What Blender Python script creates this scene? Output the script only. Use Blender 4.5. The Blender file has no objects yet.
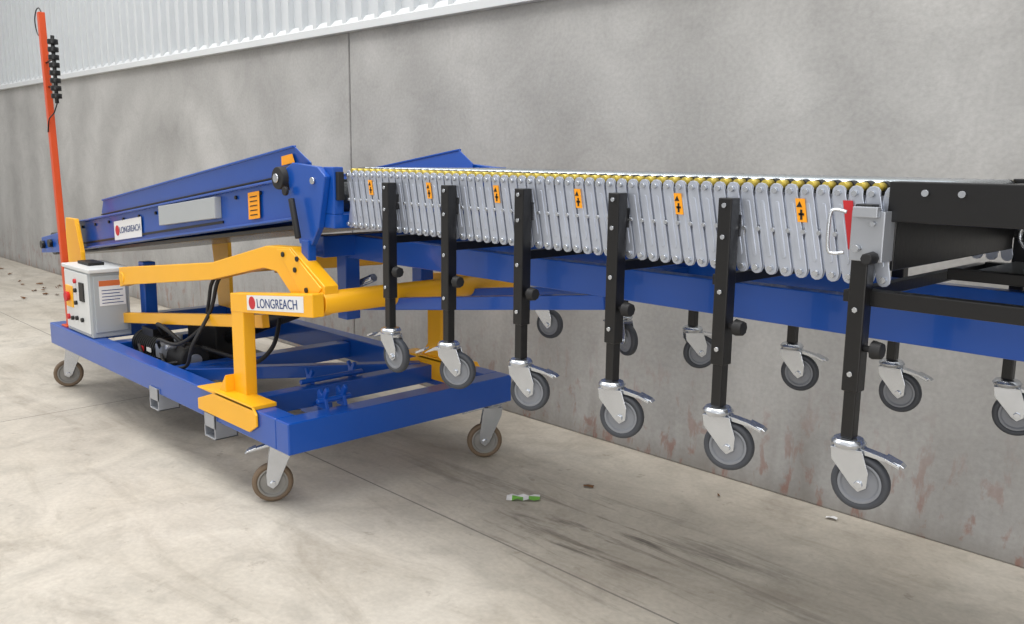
import bpy, bmesh, math, random
from mathutils import Vector, Matrix, Euler
random.seed(4)
S=bpy.context.scene
COL=bpy.context.collection
S.view_settings.view_transform='Standard'

# ------------------------------------------------------------------ materials
def lin(h):
    h=h.lstrip('#'); o=[]
    for i in (0,2,4):
        c=int(h[i:i+2],16)/255
        o.append(c/12.92 if c<=0.04045 else ((c+0.055)/1.055)**2.4)
    return (*o,1)
def mat(name,hexc,rough=.5,metal=0,var=.12,scale=6,bump=0,coat=0):
    m=bpy.data.materials.new(name); m.use_nodes=True
    nt=m.node_tree; b=nt.nodes['Principled BSDF']
    tc=nt.nodes.new('ShaderNodeTexCoord'); n=nt.nodes.new('ShaderNodeTexNoise')
    n.inputs['Scale'].default_value=scale; n.inputs['Detail'].default_value=6
    nt.links.new(tc.outputs['Object'],n.inputs['Vector'])
    mx=nt.nodes.new('ShaderNodeMix'); mx.data_type='RGBA'
    c=lin(hexc); d=tuple(x*(1-var) for x in c[:3])+(1,); e=tuple(min(1,x*(1+var)) for x in c[:3])+(1,)
    mx.inputs[6].default_value=d; mx.inputs[7].default_value=e
    nt.links.new(n.outputs['Fac'],mx.inputs[0]); nt.links.new(mx.outputs[2],b.inputs['Base Color'])
    b.inputs['Roughness'].default_value=rough; b.inputs['Metallic'].default_value=metal
    if coat: b.inputs['Coat Weight'].default_value=coat
    if bump:
        n2=nt.nodes.new('ShaderNodeTexNoise'); n2.inputs['Scale'].default_value=60; nt.links.new(tc.outputs['Object'],n2.inputs['Vector'])
        bp=nt.nodes.new('ShaderNodeBump'); bp.inputs['Strength'].default_value=bump; bp.inputs['Distance'].default_value=.01
        nt.links.new(n2.outputs['Fac'],bp.inputs['Height']); nt.links.new(bp.outputs[0],b.inputs['Normal'])
    return m
BLUE=mat('blue_paint','#084aa4',.30,0,.1,5,.02,.3)
YEL=mat('yellow_paint','#f2b012',.4,0,.06,5,.02,.2)
ORG=mat('orange_paint','#cf4c1c',.4)
BLK=mat('black_powder_coat','#0f0f11',.35,0,.2,12,.05)
RUB=mat('black_rubber','#19191b',.6,0,.2,12)
BELT=mat('belt_black','#26282b',.25,0,.2,8)
ZINC=mat('zinc_plate','#a9adb4',.38,.55,.12,14)
BAR=mat('galvanised_bar','#bcc2ce',.32,.6,.16,18)
CHR=mat('bright_zinc','#c8ccd2',.22,.88,.12,20)
TYRE=mat('grey_tyre','#3c3f45',.6,0,.1,10)
HUB=mat('grey_hub','#7c7f85',.5,0,.1,10)
TAN=mat('tan_tyre','#6b5a48',.6,0,.2,14)
TANH=mat('hub_steel','#85837f',.5,.3,.2,14)
WHT=mat('white_enamel','#d3d5d5',.4,0,.04,5)
GRY=mat('light_grey_enamel','#a5aaad',.45,0,.06,5)
RED=mat('red_sticker','#c0222a',.5,0,.05)
STK=mat('sticker_white','#e2e2e2',.5,0,.02)
STY=mat('sticker_orange','#f3a014',.5,0,.04)
NAVY=mat('ink_navy','#1b3a74',.5,0,.04)
INK=mat('ink_black','#101010',.5,0,.04)
CAPY=mat('roller_cap_yellow','#c8b250',.3,.3,.1)
GRN=mat('wrapper_green','#6fae42',.5)
LEAF=mat('dry_leaf_brown','#6b4a2e',.8,0,.3,30)
SILV=mat('roller_steel','#c6ced4',.22,.85,.08,14)

def node(nt,t,**k):
    n=nt.nodes.new(t)
    for a,v in k.items(): setattr(n,a,v)
    return n
def ramp(nt,fac,stops):
    r=node(nt,'ShaderNodeValToRGB')
    while len(r.color_ramp.elements)<len(stops): r.color_ramp.elements.new(.5)
    for e,(p,c) in zip(r.color_ramp.elements,stops):
        e.position=p; e.color=c if len(c)==4 else (*c,1)
    nt.links.new(fac,r.inputs[0]); return r.outputs[0]
def noise(nt,vec,scale,detail=6,dist=0,rough=.5):
    n=node(nt,'ShaderNodeTexNoise'); n.inputs['Scale'].default_value=scale; n.inputs['Detail'].default_value=detail
    n.inputs['Distortion'].default_value=dist; n.inputs['Roughness'].default_value=rough
    nt.links.new(vec,n.inputs['Vector']); return n.outputs['Fac']
def mapping(nt,vec,sc=(1,1,1),loc=(0,0,0),rot=(0,0,0)):
    m=node(nt,'ShaderNodeMapping'); m.inputs['Scale'].default_value=sc; m.inputs['Location'].default_value=loc; m.inputs['Rotation'].default_value=rot
    nt.links.new(vec,m.inputs['Vector']); return m.outputs[0]
def mixc(nt,fac,a,b,mode='MIX'):
    m=node(nt,'ShaderNodeMix',data_type='RGBA',blend_type=mode)
    for s,v in ((0,fac),(6,a),(7,b)):
        if isinstance(v,(int,float,tuple)): m.inputs[s].default_value=v
        else: nt.links.new(v,m.inputs[s])
    return m.outputs[2]
def math_(nt,op,a,b=None,c=None):
    m=node(nt,'ShaderNodeMath',operation=op)
    for i,v in enumerate((a,b,c)):
        if v is None: continue
        if isinstance(v,(int,float)): m.inputs[i].default_value=v
        else: nt.links.new(v,m.inputs[i])
    return m.outputs[0]
def concrete(name,base,dark,light,floor=False):
    m=bpy.data.materials.new(name); m.use_nodes=True; nt=m.node_tree; b=nt.nodes['Principled BSDF']
    tc=node(nt,'ShaderNodeTexCoord'); v=tc.outputs['Object']
    big=noise(nt,v,.55,5,.8,.55); mid=noise(nt,v,2.6,8,1.6,.6); fine=noise(nt,v,45,4)
    c=ramp(nt,big,[(.3,lin(dark)),(.5,lin(base)),(.72,lin(light))])
    c=mixc(nt,.6 if floor else .32,c,ramp(nt,mid,[(.3,(.36,.36,.36)),(.5,(.5,.5,.5)),(.75,(.62,.62,.62))]),'OVERLAY')
    c=mixc(nt,.35,c,ramp(nt,fine,[(.3,(.4,.4,.4)),(.7,(.6,.6,.6))]),'OVERLAY')
    sep=node(nt,'ShaderNodeSeparateXYZ'); nt.links.new(v,sep.inputs[0])
    if floor:
        for ax,pos in ((1,2.42),(0,-5.82),(0,.4),(1,-1.2)):
            d=math_(nt,'ABSOLUTE',math_(nt,'SUBTRACT',sep.outputs[ax],pos))
            k=math_(nt,'LESS_THAN',d,.005)
            c=mixc(nt,math_(nt,'MULTIPLY',k,.65),c,(.09,.085,.08,1))
        # rubber scuffs
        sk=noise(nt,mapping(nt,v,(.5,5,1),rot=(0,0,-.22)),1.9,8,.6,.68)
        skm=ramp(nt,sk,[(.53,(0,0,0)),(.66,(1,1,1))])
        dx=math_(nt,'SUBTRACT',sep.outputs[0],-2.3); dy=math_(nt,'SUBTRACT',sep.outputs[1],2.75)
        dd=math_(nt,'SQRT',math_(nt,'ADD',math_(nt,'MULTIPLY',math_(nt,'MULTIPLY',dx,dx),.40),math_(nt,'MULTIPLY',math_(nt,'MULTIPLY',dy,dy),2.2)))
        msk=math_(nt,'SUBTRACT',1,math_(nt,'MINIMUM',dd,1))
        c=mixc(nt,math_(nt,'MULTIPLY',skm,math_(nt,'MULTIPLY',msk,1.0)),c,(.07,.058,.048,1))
        st=noise(nt,mapping(nt,v,(.6,2.0,1)),1.1,9,1.4,.7)
        c=mixc(nt,math_(nt,'MULTIPLY',ramp(nt,st,[(.50,(0,0,0)),(.70,(1,1,1))]),.5),c,lin('#7c7264'))
        sp_=noise(nt,v,9,5,.3,.7)
        c=mixc(nt,math_(nt,'MULTIPLY',ramp(nt,sp_,[(.62,(0,0,0)),(.70,(1,1,1))]),.35),c,lin('#6a6054'))
        b.inputs['Roughness'].default_value=.68
    else:
        w=node(nt,'ShaderNodeTexWave',wave_type='RINGS',rings_direction='Y'); w.inputs['Scale'].default_value=.35; w.inputs['Distortion'].default_value=6; w.inputs['Detail'].default_value=4; w.inputs['Detail Scale'].default_value=.7
        nt.links.new(mapping(nt,v,loc=(9,0,-1)),w.inputs['Vector'])
        c=mixc(nt,.08,c,w.outputs['Color'],'OVERLAY')
        dr=noise(nt,mapping(nt,v,(5,1,.8)),1.3,6,.8)
        low=math_(nt,'SUBTRACT',1,math_(nt,'MINIMUM',math_(nt,'MULTIPLY',sep.outputs[2],1.2),1))
        c=mixc(nt,math_(nt,'MULTIPLY',math_(nt,'MULTIPLY',ramp(nt,dr,[(.42,(0,0,0)),(.72,(1,1,1))]),low),.5),c,lin('#716b64'))
        foot=math_(nt,'SUBTRACT',1,math_(nt,'MINIMUM',math_(nt,'MULTIPLY',sep.outputs[2],9),1))
        c=mixc(nt,math_(nt,'MULTIPLY',foot,.45),c,lin('#6c665e'))
        low2=math_(nt,'SUBTRACT',1,math_(nt,'MINIMUM',math_(nt,'MULTIPLY',sep.outputs[2],1.7),1))
        rd=noise(nt,mapping(nt,v,(8,1,3),loc=(3,0,2)),1.6,6,.4,.65)
        c=mixc(nt,math_(nt,'MULTIPLY',math_(nt,'MULTIPLY',ramp(nt,rd,[(.54,(0,0,0)),(.62,(1,1,1))]),low2),.6),c,lin('#85513f'))
        b.inputs['Roughness'].default_value=.7
    nt.links.new(c,b.inputs['Base Color'])
    bp=node(nt,'ShaderNodeBump'); bp.inputs['Strength'].default_value=.12; bp.inputs['Distance'].default_value=.01
    nt.links.new(fine,bp.inputs['Height']); nt.links.new(bp.outputs[0],b.inputs['Normal'])
    return m
WALLM=concrete('wall_concrete','#a5a4a2','#999896','#b0afad')
FLOORM=concrete('floor_concrete','#b6afa3','#a79f93','#c0bab0',True)
CLAD=mat('cladding_white','#c6cacd',.5,0,.05,3)
FLASH=mat('flashing_white','#cdd0d2',.5,0,.05,3)

# ------------------------------------------------------------------ mesh helpers
class Part:
    def __init__(s,name,m,parent=None,bevel=.002):
        s.n=name; s.m=m; s.p=parent; s.bm=bmesh.new(); s.b=bevel
    def box(s,x0,x1,y0,y1,z0,z1):
        v=[s.bm.verts.new(p) for p in [(x0,y0,z0),(x1,y0,z0),(x1,y1,z0),(x0,y1,z0),(x0,y0,z1),(x1,y0,z1),(x1,y1,z1),(x0,y1,z1)]]
        for f in [(3,2,1,0),(4,5,6,7),(0,1,5,4),(1,2,6,5),(2,3,7,6),(3,0,4,7)]: s.bm.faces.new([v[i] for i in f])
        return s
    def prism(s,pts,o,u,v,n,t0,t1):
        o,u,v,n=map(Vector,(o,u,v,n))
        a=[s.bm.verts.new(o+u*p[0]+v*p[1]+n*t0) for p in pts]; b=[s.bm.verts.new(o+u*p[0]+v*p[1]+n*t1) for p in pts]
        s.bm.faces.new(a); s.bm.faces.new(b[::-1]); k=len(pts)
        for i in range(k): s.bm.faces.new([a[i],b[i],b[(i+1)%k],a[(i+1)%k]])
        return s
    def xz(s,pts,y0,y1): return s.prism(pts,(0,0,0),(1,0,0),(0,0,1),(0,1,0),y0,y1)
    def beam(s,p0,p1,w,h,up=(0,0,1)):
        p0,p1=Vector(p0),Vector(p1); d=(p1-p0); L=d.length; d.normalize(); up=Vector(up); r=d.cross(up).normalized(); up=r.cross(d)
        return s.prism([(-w/2,-h/2),(w/2,-h/2),(w/2,h/2),(-w/2,h/2)],p0,r,up,d,0,L)
    def cyl(s,p0,p1,r,r2=None,seg=18):
        p0,p1=Vector(p0),Vector(p1); r2=r if r2 is None else r2
        d=(p1-p0).normalized(); a=d.orthogonal().normalized(); b=d.cross(a)
        A=[];B=[]
        for i in range(seg):
            t=2*math.pi*i/seg; q=a*math.cos(t)+b*math.sin(t)
            A.append(s.bm.verts.new(p0+q*r)); B.append(s.bm.verts.new(p1+q*r2))
        s.bm.faces.new(A[::-1]); s.bm.faces.new(B)
        for i in range(seg):
            f=s.bm.faces.new([A[i],A[(i+1)%seg],B[(i+1)%seg],B[i]]); f.smooth=True
        return s
    def lathe(s,c,ax,prof,seg=36):
        c=Vector(c); d=Vector(ax).normalized(); a=d.orthogonal().normalized(); b=d.cross(a); R=[]
        for r,t in prof:
            R.append([s.bm.verts.new(c+d*t+(a*math.cos(2*math.pi*i/seg)+b*math.sin(2*math.pi*i/seg))*r) for i in range(seg)])
        k=len(R)
        for j in range(k):
            A,B=R[j],R[(j+1)%k]
            for i in range(seg):
                f=s.bm.faces.new([A[i],A[(i+1)%seg],B[(i+1)%seg],B[i]]); f.smooth=True
        return s
    def tube(s,pts,r,seg=10,sub=6):
        P=[Vector(p) for p in pts]; Q=[]
        for i in range(len(P)-1):
            a=P[max(i-1,0)];b=P[i];c=P[i+1];d=P[min(i+2,len(P)-1)]
            for k in range(sub):
                t=k/sub; Q.append(.5*((2*b)+(c-a)*t+(2*a-5*b+4*c-d)*t*t+(3*b-a-3*c+d)*t**3))
        Q.append(P[-1]); prev=None; n=None
        for i,q in enumerate(Q):
            d=(Q[min(i+1,len(Q)-1)]-Q[max(i-1,0)]).normalized()
            n=d.orthogonal().normalized() if n is None else (n-d*n.dot(d)).normalized()
            b=d.cross(n); ring=[s.bm.verts.new(q+(n*math.cos(2*math.pi*k/seg)+b*math.sin(2*math.pi*k/seg))*r) for k in range(seg)]
            if prev:
                for k in range(seg):
                    f=s.bm.faces.new([prev[k],prev[(k+1)%seg],ring[(k+1)%seg],ring[k]]); f.smooth=True
            else: s.bm.faces.new(ring[::-1])
            prev=ring
        s.bm.faces.new(prev); return s
    def done(s):
        bmesh.ops.recalc_face_normals(s.bm,faces=s.bm.faces)
        me=bpy.data.meshes.new(s.n); s.bm.to_mesh(me); s.bm.free()
        o=bpy.data.objects.new(s.n,me); COL.objects.link(o); me.materials.append(s.m)
        if s.p: o.parent=s.p
        if s.b:
            md=o.modifiers.new('bevel','BEVEL'); md.width=s.b; md.segments=2; md.limit_method='ANGLE'; md.angle_limit=math.radians(50)
        return o
def empty(n):
    o=bpy.data.objects.new(n,None); COL.objects.link(o); return o
def text(name,body,loc,size,m,parent,slope=0,depth=.0005):
    c=bpy.data.curves.new(name,'FONT'); c.body=body; c.size=size; c.extrude=depth; c.materials.append(m)
    o=bpy.data.objects.new(name,c); COL.objects.link(o); o.parent=parent
    X=Vector((math.cos(slope),0,math.sin(slope))); Y=Vector((-math.sin(slope),0,math.cos(slope))); Z=Vector((0,-1,0))
    M=Matrix((X,Y,Z)).transposed().to_4x4(); M.translation=Vector(loc); o.matrix_local=M
    return o

# ------------------------------------------------------------------ hall shell
WY=3.8
w=Part('wall_back',WALLM,None,.008)
w.box(-30,-5.68,WY,WY+.18,0,2.52); w.box(-5.66,9,WY,WY+.18,0,2.52); w.box(-6,-5.3,WY+.03,WY+.17,0,2.5); w.done()
fl=Part('floor',FLOORM,None,0); fl.box(-30,12,-10,WY+.2,-.2,0); fl.done()
cl=Part('wall_cladding',CLAD,None,0)
prof=[]; x=-30; p=.2
while x<9:
    prof+= [(x,3.805),(x+.115,3.805),(x+.120,3.755),(x+.165,3.755),(x+.170,3.805)]; x+=p
A=[cl.bm.verts.new((a,b,2.56)) for a,b in prof]; B=[cl.bm.verts.new((a,b,6.5)) for a,b in prof]
for i in range(len(A)-1): cl.bm.faces.new([A[i],A[i+1],B[i+1],B[i]])
cl.done()
t=Part('trim_1',FLASH,None,.003); t.prism([(3.745,2.50),(3.80,2.50),(3.80,2.60),(3.79,2.60),(3.75,2.555),(3.745,2.555)],(0,0,0),(0,1,0),(0,0,1),(1,0,0),-30,9); t.done()

# ------------------------------------------------------------------ caster
def caster(par,nm,x,y,ztop,zax,R,W,yaw,off=.035,tyre=TYRE,hub=HUB,pedal=True,plate=False,ps=1):
    d=Vector((math.cos(yaw),math.sin(yaw),0)); a=Vector((-math.sin(yaw),math.cos(yaw),0)); o=Vector((x,y,0)); z=Vector((0,0,1))
    c=o+d*off+z*zax; k=R/.066
    f=Part(nm+'_fork',CHR,par,.0012)
    if plate: f.box(x-.055,x+.055,y-.05,y+.05,ztop-.006,ztop)
    f.cyl(o+z*(ztop-.006),o+z*(ztop-.016),.034*k**.5,.042*k**.5,24); f.cyl(o+z*(ztop-.016),o+z*(ztop-.028),.042*k**.5,.036*k**.5,24)
    zt=ztop-.028; hw=W/2+.007
    f.prism([(-.034*k,-hw-.003),(.036*k,-hw-.003),(.036*k,hw+.003),(-.034*k,hw+.003)],o,d,a,z,zt-.005,zt)
    for s_ in (-1,1):
        f.prism([(-.034*k,zt),(.036*k,zt),(off+.020*k,zax+.03*k),(off+.018*k,zax-.006),(off,zax-.018*k),(off-.016*k,zax-.006),(-.03*k,zt-.03*k)],o,d,z,a,s_*hw-.0015,s_*hw+.0015)
        f.cyl(c+a*s_*(hw+.0015),c+a*s_*(hw+.009),.010*k,seg=6)
    f.done()
    if pedal:
        q=Part(nm+'_brake',CHR,par,.001); u=d*ps
        b0=off*ps if ps>0 else -off
        q.prism([(.03*k,zt+.002),(.05*k,zt-.002),(R+.035+b0*.6,zt-.018*k),(R+.045+b0*.6,zt-.026*k),(.05*k,zt-.014),(.03*k,zt-.012)],o,u,z,a,-.016,.016)
        q.prism([(R+.02,zt-.008),(R+.055,zt-.022),(R+.055,zt-.03),(R+.02,zt-.016)],o,u,z,a,-.024,.024)
        q.done()
    t=Part(nm+'_tyre',tyre,par,0)
    t.lathe(c,a,[(R*.74,-W*.42),(R*.90,-W*.46),(R*.97,-W*.34),(R,-W*.15),(R,W*.15),(R*.97,W*.34),(R*.90,W*.46),(R*.74,W*.42)]); t.done()
    h=Part(nm+'_hub',hub,par,.0008)
    h.lathe(c,a,[(.001,-W*.5),(R*.26,-W*.5),(R*.30,-W*.3),(R*.60,-W*.26),(R*.66,-W*.43),(R*.745,-W*.43),(R*.745,W*.43),(R*.66,W*.43),(R*.60,W*.26),(R*.30,W*.3),(R*.26,W*.5),(.001,W*.5)])
    h.done()

# ------------------------------------------------------------------ expandable roller conveyor
EC=empty('expandable_roller_conveyor')
N=54; X0=-3.18; PX=.0432; ZA=1.540
ro=Part('rollers',SILV,EC,0); ca=Part('roller_caps',CAPY,EC,0); sl=Part('roller_sleeves',RUB,EC,0); bo=Part('lattice_bolts',CHR,EC,0)
for i in range(N):
    x=X0+PX*i
    ro.cyl((x,2.20,ZA),(x,2.94,ZA),.0185,seg=16)
    for s_,y in ((1,2.135),(-1,3.005)):
        ca.cyl((x,y,ZA+.004),(x,y+s_*.035,ZA+.004),.0105,.0115,14)
        sl.cyl((x,y+s_*.036,ZA),(x,y+s_*.066,ZA),.0175,.0185,14)
        bo.cyl((x,y-s_*.026,ZA-.012),(x,y-s_*.016,ZA-.012),.008,seg=6)
        bo.cyl((x,y-s_*.026,1.322),(x,y-s_*.016,1.322),.0085,seg=6)
        bo.cyl((x,y-s_*.021,1.425),(x,y-s_*.014,1.425),.006,seg=8)
for q in (ro,ca,sl,bo): q.done()
def capsule(p0,p1,r,k=5):
    p0,p1=Vector(p0),Vector(p1); an=math.atan2((p1-p0).y,(p1-p0).x); o=[]
    for i in range(k+1):
        t=an+math.pi/2+math.pi*i/k; o.append((p0.x+r*math.cos(t),p0.y+r*math.sin(t)))
    for i in range(k+1):
        t=an-math.pi/2+math.pi*i/k; o.append((p1.x+r*math.cos(t),p1.y+r*math.sin(t)))
    return o
la=Part('lattice_side_near',BAR,EC,.001); lf=Part('lattice_side_far',BAR,EC,.001)
for i in range(N):
    x=X0+PX*i
    for L,s_,y in ((la,1,2.118),(lf,-1,3.022)):
        if i<N-1:
            L.xz(capsule((x,ZA-.010),(x+PX,1.322),.0172),y,y+s_*.004)
            L.xz(capsule((x+PX*.16,ZA-.045),(x+PX*.84,1.357),.0055,4),y-s_*.0018,y+s_*.001)
        if i>0: L.xz(capsule((x,ZA-.010),(x-PX,1.322),.0172),y+s_*.007,y+s_*.011)
la.done(); lf.done()
st=Part('warning_labels',STY,EC,0); si=Part('warning_symbols',INK,EC,0)
for x in (-3.02,-2.64,-2.265,-1.885,-1.50,-1.12):
    st.xz([(x-.013,1.510),(x+.013,1.510),(x+.024,1.450),(x-.002,1.450)],2.1135,2.1150)
    si.xz([(x-.008,1.488),(x+.008,1.488),(x,1.503)],2.1125,2.1134)
    si.xz([(x-.001,1.473),(x+.014,1.473),(x+.015,1.467),(x,1.467)],2.1125,2.1134)
    si.xz([(x+.003,1.482),(x+.009,1.482),(x+.011,1.456),(x+.005,1.456)],2.1125,2.1134)
st.done(); si.done()
rs=Part('red_label',RED,EC,0); rs.xz([(-1.005,1.51),(-.98,1.51),(-.957,1.39),(-.982,1.39)],2.1130,2.1150)
rs.done()
NX=[-2.85,-2.485,-2.10,-1.695,-1.31,-.93]
FX=[-2.92,-2.43,-2.06,-1.61,-1.23,-.86]
yn=[0.05,.5,.42,.35,.3,.2]
for i in range(6):
    for side,y,x in (('near',2.086,NX[i]),('far',3.054,FX[i])):
        nm=f'leg_{side}_{i+1}'
        s_=1 if side=='near' else -1
        l=Part(nm,BLK,EC,.003)
        l.box(x-.021,x+.021,y-.021,y+.021,1.045,1.505); l.box(x-.016,x+.016,y-.016,y+.016,.925,1.05)
        l.box(x-.021,x+.021,y+s_*.02,y+s_*.035,1.40,1.46)
        l.done()
        k=Part(nm+'_knob',RUB,EC,.002)
        k.cyl((x+.02,y,1.155),(x+.045,y,1.155),.008); k.cyl((x+.04,y,1.155),(x+.066,y,1.155),.024,.020,8); k.done()
        b=Part(nm+'_bolts',CHR,EC,0)
        for zz in (1.485,1.40,1.25,1.09): b.cyl((x,y-s_*.0215,zz),(x,y-s_*.027,zz),.007,seg=6)
        b.done()
        yw=yn[i] if side=='near' else [.2,-.3,.9,.2,.1,.3][i]
        caster(EC,nm+'_caster',x,y,.93,.815,.071,.034,yw,.036,ps=1 if i not in (0,1) else -1)
    x=NX[i]
    c=Part(f'cross_tube_{i+1}',BLK,EC,.002); c.box(x-.05,x-.02,2.10,3.04,1.262,1.292); c.done()
# end bed (black)
bd=Part('end_bed_frame',BLK,EC,.003)
bd.box(-.885,.75,2.095,2.13,1.465,1.56)
bd.box(-.885,.75,3.01,3.045,1.38,1.56)
for y0,y1 in ((2.095,2.13),(3.01,3.045)): bd.box(-.95,.75,y0,y1,1.258,1.298)
bd.box(-.885,.75,2.13,2.16,1.545,1.56); bd.box(-.885,.75,2.98,3.01,1.545,1.56)
bd.box(-.885,-.875,2.13,3.01,1.345,1.545)  # black sheet added to darken the bed interior and hide the far lattice
for x in (-.3,.3,.72): bd.box(x,x+.04,2.13,3.01,1.26,1.30)
for x in (-.36,.7): bd.box(x,x+.04,2.095,2.13,1.30,1.465)
bd.box(-.86,.75,2.44,2.47,1.30,1.33)
bd.done()
bb=Part('end_bed_belt',BELT,EC,.004); bb.box(-.84,.75,2.165,2.975,1.515,1.548); bb.done()
pn=Part('end_bed_reflection_pan',mat('pan_reflection_grey','#7b7e80',.3,.3,.2,6),EC,.002); pn.box(-.86,.75,2.62,3.0,1.30,1.308); pn.done()  # lighter base grey stands in for the reflection strip inside the bed
lp=Part('end_bed_link_bar',CHR,EC,0); lp.tube([(-.70,2.6,1.36),(-.74,2.6,1.41),(-.72,2.6,1.46),(-.65,2.6,1.49),(-.52,2.6,1.51)],.006); lp.done()
b=Part('end_bed_bolts',CHR,EC,0)
for x in (-.80,-.72,-.55,-.3,0,.3): b.cyl((x,2.094,1.535),(x,2.086,1.535),.008,seg=10)
b.done()
pl=Part('latch_plate',ZINC,EC,.002); pl.box(-.955,-.875,2.060,2.064,1.37,1.49); pl.box(-.878,-.874,2.060,2.12,1.37,1.49); pl.box(-.945,-.885,2.04,2.06,1.475,1.50)
pl.done()
hd=Part('latch_handle',CHR,EC,0); hd.tube([(-.965,2.055,1.485),(-.99,2.045,1.49),(-1.0,2.04,1.475),(-1.0,2.04,1.40),(-.99,2.045,1.385),(-.965,2.055,1.388)],.0045); hd.cyl((-.935,2.06,1.40),(-.935,2.045,1.40),.009); hd.cyl((-.90,2.06,1.46),(-.90,2.05,1.46),.006); hd.done()
kb=Part('clamp_knob',RUB,EC,.002); kb.cyl((-.895,2.06,1.38),(-.895,2.02,1.38),.016,.014,8); kb.done()

# ------------------------------------------------------------------ mobile loader
ML=empty('mobile_conveyor_loader')
fr=Part('base_frame',BLUE,ML,.006)
fr.box(-6.5,-3.42,1.87,1.97,.31,.455); fr.box(-6.5,-3.42,3.12,3.22,.31,.455)
fr.box(-3.42,-3.31,1.87,3.22,.31,.455); fr.box(-6.5,-6.4,1.97,3.12,.31,.455)
fr.box(-3.95,-3.86,1.97,3.12,.33,.43); fr.box(-4.80,-4.70,1.97,3.12,.33,.43); fr.box(-5.72,-5.62,1.97,3.12,.33,.43)
fr.beam((-4.70,2.02,.40),(-3.95,3.10,.40),.07,.07)
fr.box(-5.68,-5.60,2.18,2.26,.33,.93)
fr.done()
lg=Part('frame_lugs',BLUE,ML,.003)
x=-3.95
for y in (2.36,2.62):
    lg.xz([(x-.03,.43),(x+.03,.43),(x+.02,.47),(x+.035,.50),(x+.02,.51),(x-.005,.475),(x-.03,.51),(x-.04,.50),(x-.025,.47)],y,y+.02)
lg.box(-3.99,-3.82,2.33,2.42,.28,.345); lg.cyl((-3.93,2.30,.45),(-3.93,2.68,.45),.014)
for y in (2.12,2.22):
    x=-3.43; lg.xz([(x-.04,.45),(x+.03,.45),(x+.015,.50),(x+.035,.54),(x+.02,.555),(x-.01,.515),(x-.035,.54),(x-.05,.52)],y,y+.018)
lg.cyl((-3.43,2.09,.49),(-3.43,2.27,.49),.013)
lg.done()
fp=Part('fork_pockets',ZINC,ML,.002)
for x in (-4.80,-4.12):
    fp.box(x,x+.008,1.86,1.98,.215,.34); fp.box(x+.11,x+.118,1.86,1.98,.215,.34); fp.box(x,x+.118,1.86,1.98,.215,.223); fp.box(x,x+.118,1.972,1.98,.215,.34)
    fp.box(x,x+.118,1.86,1.868,.27,.34)
fp.done()
for nm,x,y,yw,pp in (('front_left',-3.58,1.985,-2.06,1),('front_right',-3.37,3.14,-2.2,1),('rear_left',-6.42,1.99,-1.9,-1),('rear_right',-6.42,3.15,.4,1)):
    caster(ML,'cart_caster_'+nm,x,y,.31,.095,.095,.045,yw,.045,TAN,TANH,plate=True,ps=pp)

ARM=[(-5.52,.92),(-4.26,1.065),(-3.69,1.195),(-3.47,1.205),(-3.20,1.06),(-3.20,.95),(-3.27,.92),(-3.37,.92),(-3.60,1.085),(-3.72,1.09),(-4.27,.975),(-5.44,.82),(-5.52,.80)]
for nm,y0,y1 in (('near',2.00,2.07),('far',3.05,3.12)):
    a=Part('lift_arm_'+nm,YEL,ML,.004); a.xz(ARM,y0,y1); 
    a.xz([(-3.58,1.19),(-3.47,1.20),(-3.215,1.05),(-3.30,.94)],y0-.008,y0)
    a.done()
    a=Part('lift_arm_post_'+nm,YEL,ML,.004)
    yo=1.93 if nm=='near' else 3.13
    a.box(-3.92,-3.80,yo,yo+.06,.455,.94)
    a.xz([(-3.92,.865),(-3.92,.955),(-3.18,1.035),(-3.18,.935)],yo-.002,yo+.055)
    a.done()
    f=Part('post_sleeve_'+nm,YEL,ML,.004)
    y2=1.855 if nm=='near' else 3.11
    f.xz([(-4.17,.345),(-4.17,.40),(-3.96,.47),(-3.60,.47),(-3.57,.44),(-3.57,.385),(-3.64,.345)],y2,y2+.012 if nm=='near' else y2+.125)
    f.xz([(-4.17,.455),(-4.17,.462),(-3.96,.475),(-3.60,.475),(-3.60,.455)],y2,y2+.125)
    f.xz([(-3.99,.47),(-3.92,.47),(-3.92,.56)],y2+.03,y2+.1)
    f.done()
    lb=Part('lower_link_'+nm,YEL,ML,.004); lb.beam((-5.75,y0+.10,.565),(-3.90,y0+.10,.80),.04,.065); lb.done()
    rp=Part('rear_plate_'+nm,YEL,ML,.004); rp.xz([(-6.44,.455),(-6.24,.455),(-6.24,.95),(-6.32,1.17),(-6.50,1.17),(-6.52,1.0)],y0+.02,y0+.05); rp.done()
ct=Part('linkage_cross_tube',YEL,ML,.003); ct.cyl((-3.23,1.995,.985),(-3.23,3.125,.985),.05,seg=24); ct.cyl((-5.48,1.995,.86),(-5.48,3.125,.86),.035,seg=24); ct.done()
bt=Part('arm_bolts',INK,ML,0)
for x,z in ((-3.52,1.17),(-3.42,1.11),(-3.33,1.03),(-3.40,1.16),(-3.25,1.0)): bt.cyl((x,1.992,z),(x,1.986,z),.012,seg=10)
bt.done()
ra=Part('ram_rod',CHR,ML,0); ra.cyl((-4.3,2.5,.75),(-3.55,2.5,1.02),.02); ra.done()
rb=Part('ram_barrel',BLK,ML,.003); rb.cyl((-5.3,2.5,.42),(-4.3,2.5,.75),.04); rb.done()

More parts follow.
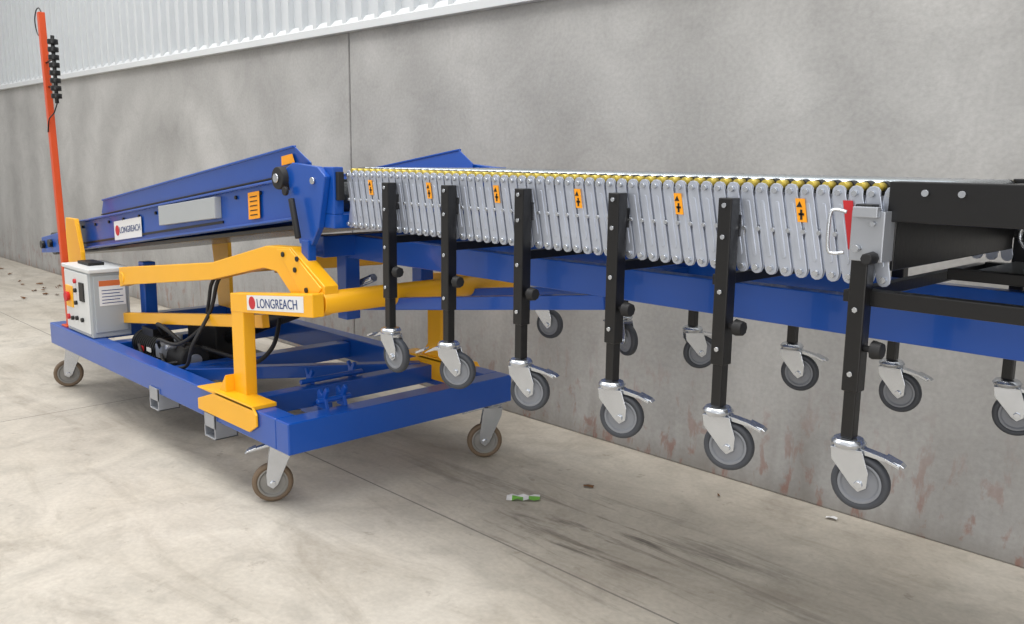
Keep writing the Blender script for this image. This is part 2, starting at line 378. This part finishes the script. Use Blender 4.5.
bm_=Part('boom_beams',BLUE,ML,.004)
for y in (2.37,2.83): bm_.box(-3.62,.75,y,y+.06,1.125,1.235)
bm_.box(-3.62,-3.52,2.2,3.0,1.14,1.24); bm_.box(-2.0,-1.94,2.43,2.83,1.14,1.20); bm_.box(-.5,-.44,2.43,2.83,1.14,1.2)
bm_.beam((-3.62,2.40,.89),(-1.98,2.40,1.105),.05,.055); bm_.beam((-3.62,2.86,.89),(-1.98,2.86,1.105),.05,.055)
bm_.box(-3.66,-3.58,2.36,2.44,.82,1.20); bm_.box(-3.66,-3.58,2.82,2.9,.82,1.20)
bm_.done()

SL=.128
def zt(x): return 1.53+SL*(x+3.45)
ic=Part('incline_side_channels',BLUE,ML,.004)
for y0,y1,yi in ((2.10,2.13,2.16),(3.02,3.05,2.99)):
    ic.xz([(-6.52,zt(-6.52)),(-3.42,zt(-3.42)),(-3.42,zt(-3.42)-.20),(-6.52,zt(-6.52)-.20)],y0,y1)
    a,b=min(y0,yi),max(y1,yi)
    ic.xz([(-6.52,zt(-6.52)+.002),(-3.42,zt(-3.42)+.002),(-3.42,zt(-3.42)-.008),(-6.52,zt(-6.52)-.008)],a,b)
    ya,yb=(y0-.03,y0) if y0<2.5 else (y1,y1+.03)
    for dz in (0,-.185): ic.xz([(-6.52,zt(-6.52)+dz),(-3.42,zt(-3.42)+dz),(-3.42,zt(-3.42)+dz-.012),(-6.52,zt(-6.52)+dz-.012)],ya,yb)
    ic.xz([(-7.36,.85),(-7.34,.97),(-6.5,1.10),(-6.5,.93)],y0,y1)
for x in (-6.2,-5.0,-4.0): ic.box(x,x+.06,2.13,3.02,zt(x)-.19,zt(x)-.13)
ic.done()
gf=Part('incline_side_guides',BLUE,ML,.002)
for s_,y in ((-1,2.10),(1,3.05)):
    def gp(x,h,t): return Vector((x,y+s_*(.012*h/.12)-s_*t,zt(x)+h))
    xs=[(-6.02,-.005),(-6.02,.03),(-5.96,.10),(-3.56,.130),(-3.44,.045),(-3.44,-.005)]
    a=[gf.bm.verts.new(gp(x,h,0)) for x,h in xs]; b_=[gf.bm.verts.new(gp(x,h,.006)) for x,h in xs]
    gf.bm.faces.new(a); gf.bm.faces.new(b_[::-1]); n_=len(xs)
    for i in range(n_): gf.bm.faces.new([a[i],b_[i],b_[(i+1)%n_],a[(i+1)%n_]])
    a0,a1=gp(-5.96,.10,0),gp(-3.56,.130,0); gf.beam(a0,a1,.022,.010)
gf.done()
ib=Part('incline_belt',BELT,ML,.003)
ib.xz([(-7.15,zt(-7.15)-.03),(-3.42,zt(-3.42)-.03),(-3.42,zt(-3.42)-.05),(-7.15,zt(-7.15)-.05)],2.17,2.98)
ib.xz([(-7.15,zt(-7.15)-.19),(-3.42,zt(-3.42)-.215),(-3.42,zt(-3.42)-.24),(-7.15,zt(-7.15)-.215)],2.17,2.98)
ib.cyl((-7.2,2.14,zt(-7.2)-.12),(-7.2,3.01,zt(-7.2)-.12),.085,seg=24)
ib.cyl((-3.44,2.14,zt(-3.44)-.12),(-3.44,3.01,zt(-3.44)-.12),.085,seg=24)
ib.done()
nb=Part('nose_bearings',BLK,ML,.002)
for x in (-7.28,-7.1,-6.85): nb.cyl((x,2.1,zt(x)-.12),(x,2.075,zt(x)-.12),.03)
nb.done()
bs=Part('incline_rub_strip',BLK,ML,.001)
bs.xz([(-6.5,zt(-6.5)-.150),(-4.3,zt(-4.3)-.150),(-4.3,zt(-4.3)-.163),(-6.5,zt(-6.5)-.163)],2.092,2.10)
bs.xz([(-6.0,zt(-6.0)+.006),(-3.6,zt(-3.6)+.006),(-3.6,zt(-3.6)+.014),(-6.0,zt(-6.0)+.014)],2.085,2.098)
for x in [-6.4+.25*i for i in range(12)]: bs.cyl((x,2.1,zt(x)-.045),(x,2.09,zt(x)-.045),.010,seg=10)
bs.done()
gp_=Part('incline_access_panel',GRY,ML,.003); X1,X2=-5.03,-4.32
gp_.xz([(X1,zt(X1)-.015),(X2,zt(X2)-.025),(X2,zt(X2)-.135),(X1,zt(X1)-.125)],2.062,2.10)
gp_.done()
sk=Part('brand_sticker',STK,ML,0); X1,X2=-5.80,-5.36
sk.xz([(X1,zt(X1)-.05),(X2,zt(X2)-.05),(X2,zt(X2)-.17),(X1,zt(X1)-.17)],2.090,2.092); sk.done()
sr=Part('brand_sticker_dot',RED,ML,0); sr.cyl((-5.745,2.0895,zt(-5.745)-.11),(-5.745,2.088,zt(-5.745)-.11),.033); sr.done()
text('brand_sticker_text','LONGREACH',(-5.705,2.0885,zt(-5.705)-.13),.056,NAVY,ML,math.atan(SL))
so=Part('safety_labels',STY,ML,0)
so.xz([(-4.01,zt(-4.01)-.035),(-3.90,zt(-3.90)-.035),(-3.90,zt(-3.90)-.165),(-4.01,zt(-4.01)-.165)],2.088,2.0905)
so.xz([(-3.66,1.60),(-3.57,1.613),(-3.55,1.575),(-3.66,1.56)],2.078,2.082)
so.done()
sb=Part('safety_label_ink',INK,ML,0)
for k in range(5): sb.xz([(-3.99,zt(-3.99)-.055-.022*k),(-3.92,zt(-3.92)-.055-.022*k),(-3.92,zt(-3.92)-.060-.022*k),(-3.99,zt(-3.99)-.060-.022*k)],2.086,2.0875)
sb.done()
al=Part('arm_label',STK,ML,0); al.xz([(-3.75,.895),(-3.75,.965),(-3.25,1.018),(-3.25,.948)],1.9265,1.9275); al.done()
ad=Part('arm_label_dot',RED,ML,0); ad.cyl((-3.70,1.9264,.935),(-3.70,1.925,.935),.030); ad.done()
text('arm_label_text','LONGREACH',(-3.655,1.9255,.918),.060,NAVY,ML,.107)
pv=Part('pivot_bracket',BLUE,ML,.004)
for y0,y1 in ((2.04,2.07),(3.08,3.11)):
    pv.xz([(-3.56,1.55),(-3.50,1.575),(-3.30,1.56),(-3.24,1.52),(-3.30,1.30),(-3.36,1.22),(-3.46,1.22)],y0,y1)
    pv.box(-3.43,-3.37,y0-.01,y1,.94,1.24)
pv.box(-3.40,-3.22,2.07,3.08,1.30,1.36)
pv.box(-3.30,-3.22,2.07,2.12,1.36,1.56); pv.box(-3.30,-3.22,3.03,3.08,1.36,1.56)
pv.done()
ph=Part('pivot_hub',RUB,ML,.003); ph.cyl((-3.585,2.09,1.505),(-3.585,2.01,1.505),.055,.05,24); ph.cyl((-3.45,2.0,1.42),(-3.40,2.0,1.25),.014); ph.cyl((-3.52,2.02,1.45),(-3.52,2.005,1.45),.02)
ph.box(-3.285,-3.20,2.08,2.11,1.42,1.54); ph.done()
pz=Part('pivot_pin',CHR,ML,0); pz.cyl((-3.585,2.01,1.505),(-3.585,2.0,1.505),.02); pz.cyl((-3.33,2.04,1.50),(-3.33,2.03,1.50),.015); pz.done()

# control cabinet
CC=empty('control_cabinet')
c=Part('cabinet_body',GRY,CC,.006); c.box(-6.18,-5.72,1.89,2.13,.457,.875); c.done()
c=Part('cabinet_lid',WHT,CC,.005); c.box(-6.20,-5.70,1.88,2.145,.870,.895); c.box(-6.16,-5.74,1.882,1.892,.48,.86); c.done()
c=Part('cabinet_side_door',GRY,CC,.004); c.box(-5.722,-5.710,1.91,2.11,.49,.85); c.done()
c=Part('cabinet_notice',STK,CC,0); c.box(-5.710,-5.707,1.94,2.10,.66,.82); c.done()
c=Part('cabinet_notice_header',mat('notice_orange','#c96a3a',.5),CC,0); c.box(-5.707,-5.706,1.94,2.10,.785,.82)
c.done()
c=Part('cabinet_notice_text',NAVY,CC,0)
for k in range(5): c.box(-5.707,-5.706,1.955,2.085-.02*(k%2),.675+.02*k,.68+.02*k)
c.done()
c=Part('cabinet_switch_panel',YEL,CC,.002); c.box(-6.13,-6.01,1.874,1.882,.62,.76); c.done()
c=Part('cabinet_estop',RED,CC,.002); c.cyl((-6.07,1.874,.69),(-6.07,1.85,.69),.028,.034,20); c.cyl((-6.11,1.882,.55),(-6.11,1.868,.55),.018); c.cyl((-5.95,1.882,.80),(-5.95,1.868,.80),.015); c.done()
c=Part('cabinet_buttons',INK,CC,.002)
for k,(x,z) in enumerate(((-5.95,.74),(-5.95,.66),(-6.03,.55),(-5.95,.56),(-5.85,.56))): c.cyl((x,1.882,z),(x,1.866,z),.014)
c.box(-5.88,-5.80,1.874,1.884,.68,.80); c.done()
c=Part('cabinet_top_box',INK,CC,.003); c.box(-6.1,-5.9,1.95,2.05,.895,.915); c.done()

# orange signal mast
SM=empty('signal_mast'); MY=1.93
c=Part('mast_post',ORG,SM,.003); c.beam((-6.26,MY,.46),(-6.39,MY,2.50),.040,.040,(0,1,0)); c.done()
c=Part('mast_base',ORG,SM,.003); c.box(-6.32,-6.215,1.89,1.965,.455,.466); c.done()
c=Part('mast_bracket',BLK,SM,.002); c.cyl((-6.37,MY,2.18),(-6.20,MY,2.20),.006); c.cyl((-6.36,MY,2.03),(-6.20,MY,2.03),.006); c.done()
c=Part('stack_light',BLK,SM,.002)
c.cyl((-6.20,MY,1.92),(-6.20,MY,2.34),.012)
for k in range(8): c.cyl((-6.20,MY,1.95+.048*k),(-6.20,MY,1.98+.048*k),.032,.032,20)
c.done()
c=Part('mast_cable',BLK,SM,0); c.tube([(-6.38,MY,2.50),(-6.42,MY,2.53),(-6.48,MY,2.52),(-6.52,MY,2.46),(-6.49,MY,2.38),(-6.41,MY,2.34)],.004)
c.tube([(-6.20,MY,1.92),(-6.21,MY-.02,1.86),(-6.30,MY-.025,1.82),(-6.34,MY-.025,1.74)],.004); c.done()

# hydraulic power pack
HP=empty('hydraulic_power_pack'); DZ=-.10
c=Part('drip_tray',BLK,HP,.004); c.box(-5.60,-4.82,2.02,2.75,.43+DZ,.445+DZ); c.done()
c=Part('pump_motor',BLK,HP,.002); z=.535+DZ
c.cyl((-5.55,2.14,z),(-5.15,2.14,z),.080,seg=28)
for k in range(12): c.cyl((-5.50+.028*k,2.14,z),(-5.49+.028*k,2.14,z),.090,seg=28)
c.cyl((-5.15,2.14,z),(-5.10,2.14,z),.06); c.box(-5.45,-5.28,2.09,2.19,z+.07,z+.12); c.box(-5.5,-5.2,2.08,2.20,.345,.38)
c.done()
c=Part('oil_tank',RUB,HP,.012); c.cyl((-5.08,2.16,z-.01),(-4.86,2.16,z-.01),.09,seg=28); c.box(-5.5,-5.1,2.4,2.65,.345,.56); c.done()
c=Part('valve_block',ZINC,HP,.003); c.box(-5.13,-5.05,2.04,2.10,.42,.50); c.cyl((-5.08,2.16,z+.07),(-5.08,2.16,z+.11),.025); c.cyl((-5.58,2.14,z),(-5.55,2.14,z),.045); c.cyl((-4.86,2.16,z-.01),(-4.85,2.16,z-.01),.04); c.cyl((-4.98,2.10,.50),(-4.98,2.04,.50),.015); c.done()
c=Part('hydraulic_hoses',RUB,HP,0)
c.tube([(-5.08,2.05,.48),(-4.95,1.99,.56),(-4.75,2.02,.56),(-4.6,2.10,.68),(-4.5,2.09,.82),(-4.46,2.09,.92),(-4.44,2.12,.98)],.010)
c.tube([(-5.08,2.05,.45),(-4.85,1.99,.42),(-4.62,2.0,.46),(-4.5,1.99,.60),(-4.48,2.09,.78),(-4.42,2.1,.92),(-4.40,2.12,.98)],.010)
c.tube([(-5.2,2.12,.54),(-5.1,2.05,.62),(-4.95,2.05,.60),(-4.85,2.1,.52)],.012)
c.tube([(-5.4,2.05,.45),(-5.2,2.0,.40),(-5.0,2.0,.40),(-4.9,2.08,.42)],.011)
c.tube([(-4.3,2.4,.72),(-4.2,2.3,.60),(-4.3,2.25,.50),(-4.6,2.3,.46),(-4.85,2.2,.5)],.012)
c.done()
c=Part('pump_labels',RED,HP,0); c.box(-5.38,-5.33,2.046,2.05,.42,.45); c.done()
c=Part('pump_rating_plate',STK,HP,0); c.box(-5.28,-5.22,2.046,2.05,.43,.455); c.done()

# ------------------------------------------------------------------ litter
c=Part('snack_wrapper',STK,None,0)
def crumple(c,x,y,L,W,ang,h=.012,n=6):
    d=Vector((math.cos(ang),math.sin(ang),0)); e=Vector((-d.y,d.x,0)); g=[[c.bm.verts.new(Vector((x,y,.003))+d*(L*(i/n-.5))+e*(W*(j/3-.5))+Vector((0,0,random.uniform(0,h)))) for j in range(4)] for i in range(n+1)]
    for i in range(n):
        for j in range(3): c.bm.faces.new([g[i][j],g[i+1][j],g[i+1][j+1],g[i][j+1]])
crumple(c,-2.82,2.83,.16,.065,.75); o=c.done(); o.data.materials.append(GRN)
for i,pf in enumerate(o.data.polygons):
    if (i//3)%3!=0 and i%3!=2: pf.material_index=1
c=Part('paper_scrap',STK,None,0); crumple(c,-1.70,3.70,.05,.03,.3,.01,3); c.done()
c=Part('dry_leaves',LEAF,None,0)
for (x,y,L) in [(-2.71,3.18,.05),(-2.2,3.55,.02)]: crumple(c,x,y,L,L*.6,random.uniform(0,3),.012,3)
for k in range(20):
    crumple(c,random.uniform(-14,-10.5),min(3.7,random.gauss(3.2,.3)),random.uniform(.03,.08),.04,random.uniform(0,3),.02,2)
c.done()

# ------------------------------------------------------------------ light
wd=bpy.data.worlds.new('hall_ambient'); S.world=wd; wd.use_nodes=True; nt=wd.node_tree; bg=nt.nodes['Background']
tc=node(nt,'ShaderNodeTexCoord'); sp=node(nt,'ShaderNodeSeparateXYZ'); nt.links.new(tc.outputs['Generated'],sp.inputs[0])
cr=ramp(nt,math_(nt,'MULTIPLY_ADD',sp.outputs[2],.5,.5),[(.0,(.3,.3,.3)),(.48,(.42,.42,.42)),(.62,(.67,.67,.67)),(1,(.98,.98,.98))])
nt.links.new(cr,bg.inputs[0]); bg.inputs[1].default_value=1.12
def area(n,loc,rot,sx,sy,e,col=(1,1,1)):
    l=bpy.data.lights.new(n,'AREA'); l.shape='RECTANGLE'; l.size=sx; l.size_y=sy; l.energy=e; l.color=col
    o=bpy.data.objects.new(n,l); o.location=loc; o.rotation_euler=rot; COL.objects.link(o)
area('roof_skylight',(-3.5,1.0,7.5),(0,0,0),12,3.0,520,(1,.985,.96))
area('roof_skylight',(-9,-1.5,7.5),(0,0,0),6,4,200,(1,.985,.96))
area('roller_door_daylight',(4,-6,3.0),(math.radians(80),0,math.radians(35)),6,4,300,(1,.99,.98))

# ------------------------------------------------------------------ camera
cd=bpy.data.cameras.new('camera'); cd.sensor_width=36; cd.lens=880/1024*36; cd.clip_end=200
co=bpy.data.objects.new('camera',cd); co.location=(0,0,1.6); co.rotation_euler=tuple(math.radians(a) for a in (80.16176,-.67891,45.93699))
COL.objects.link(co); S.camera=co
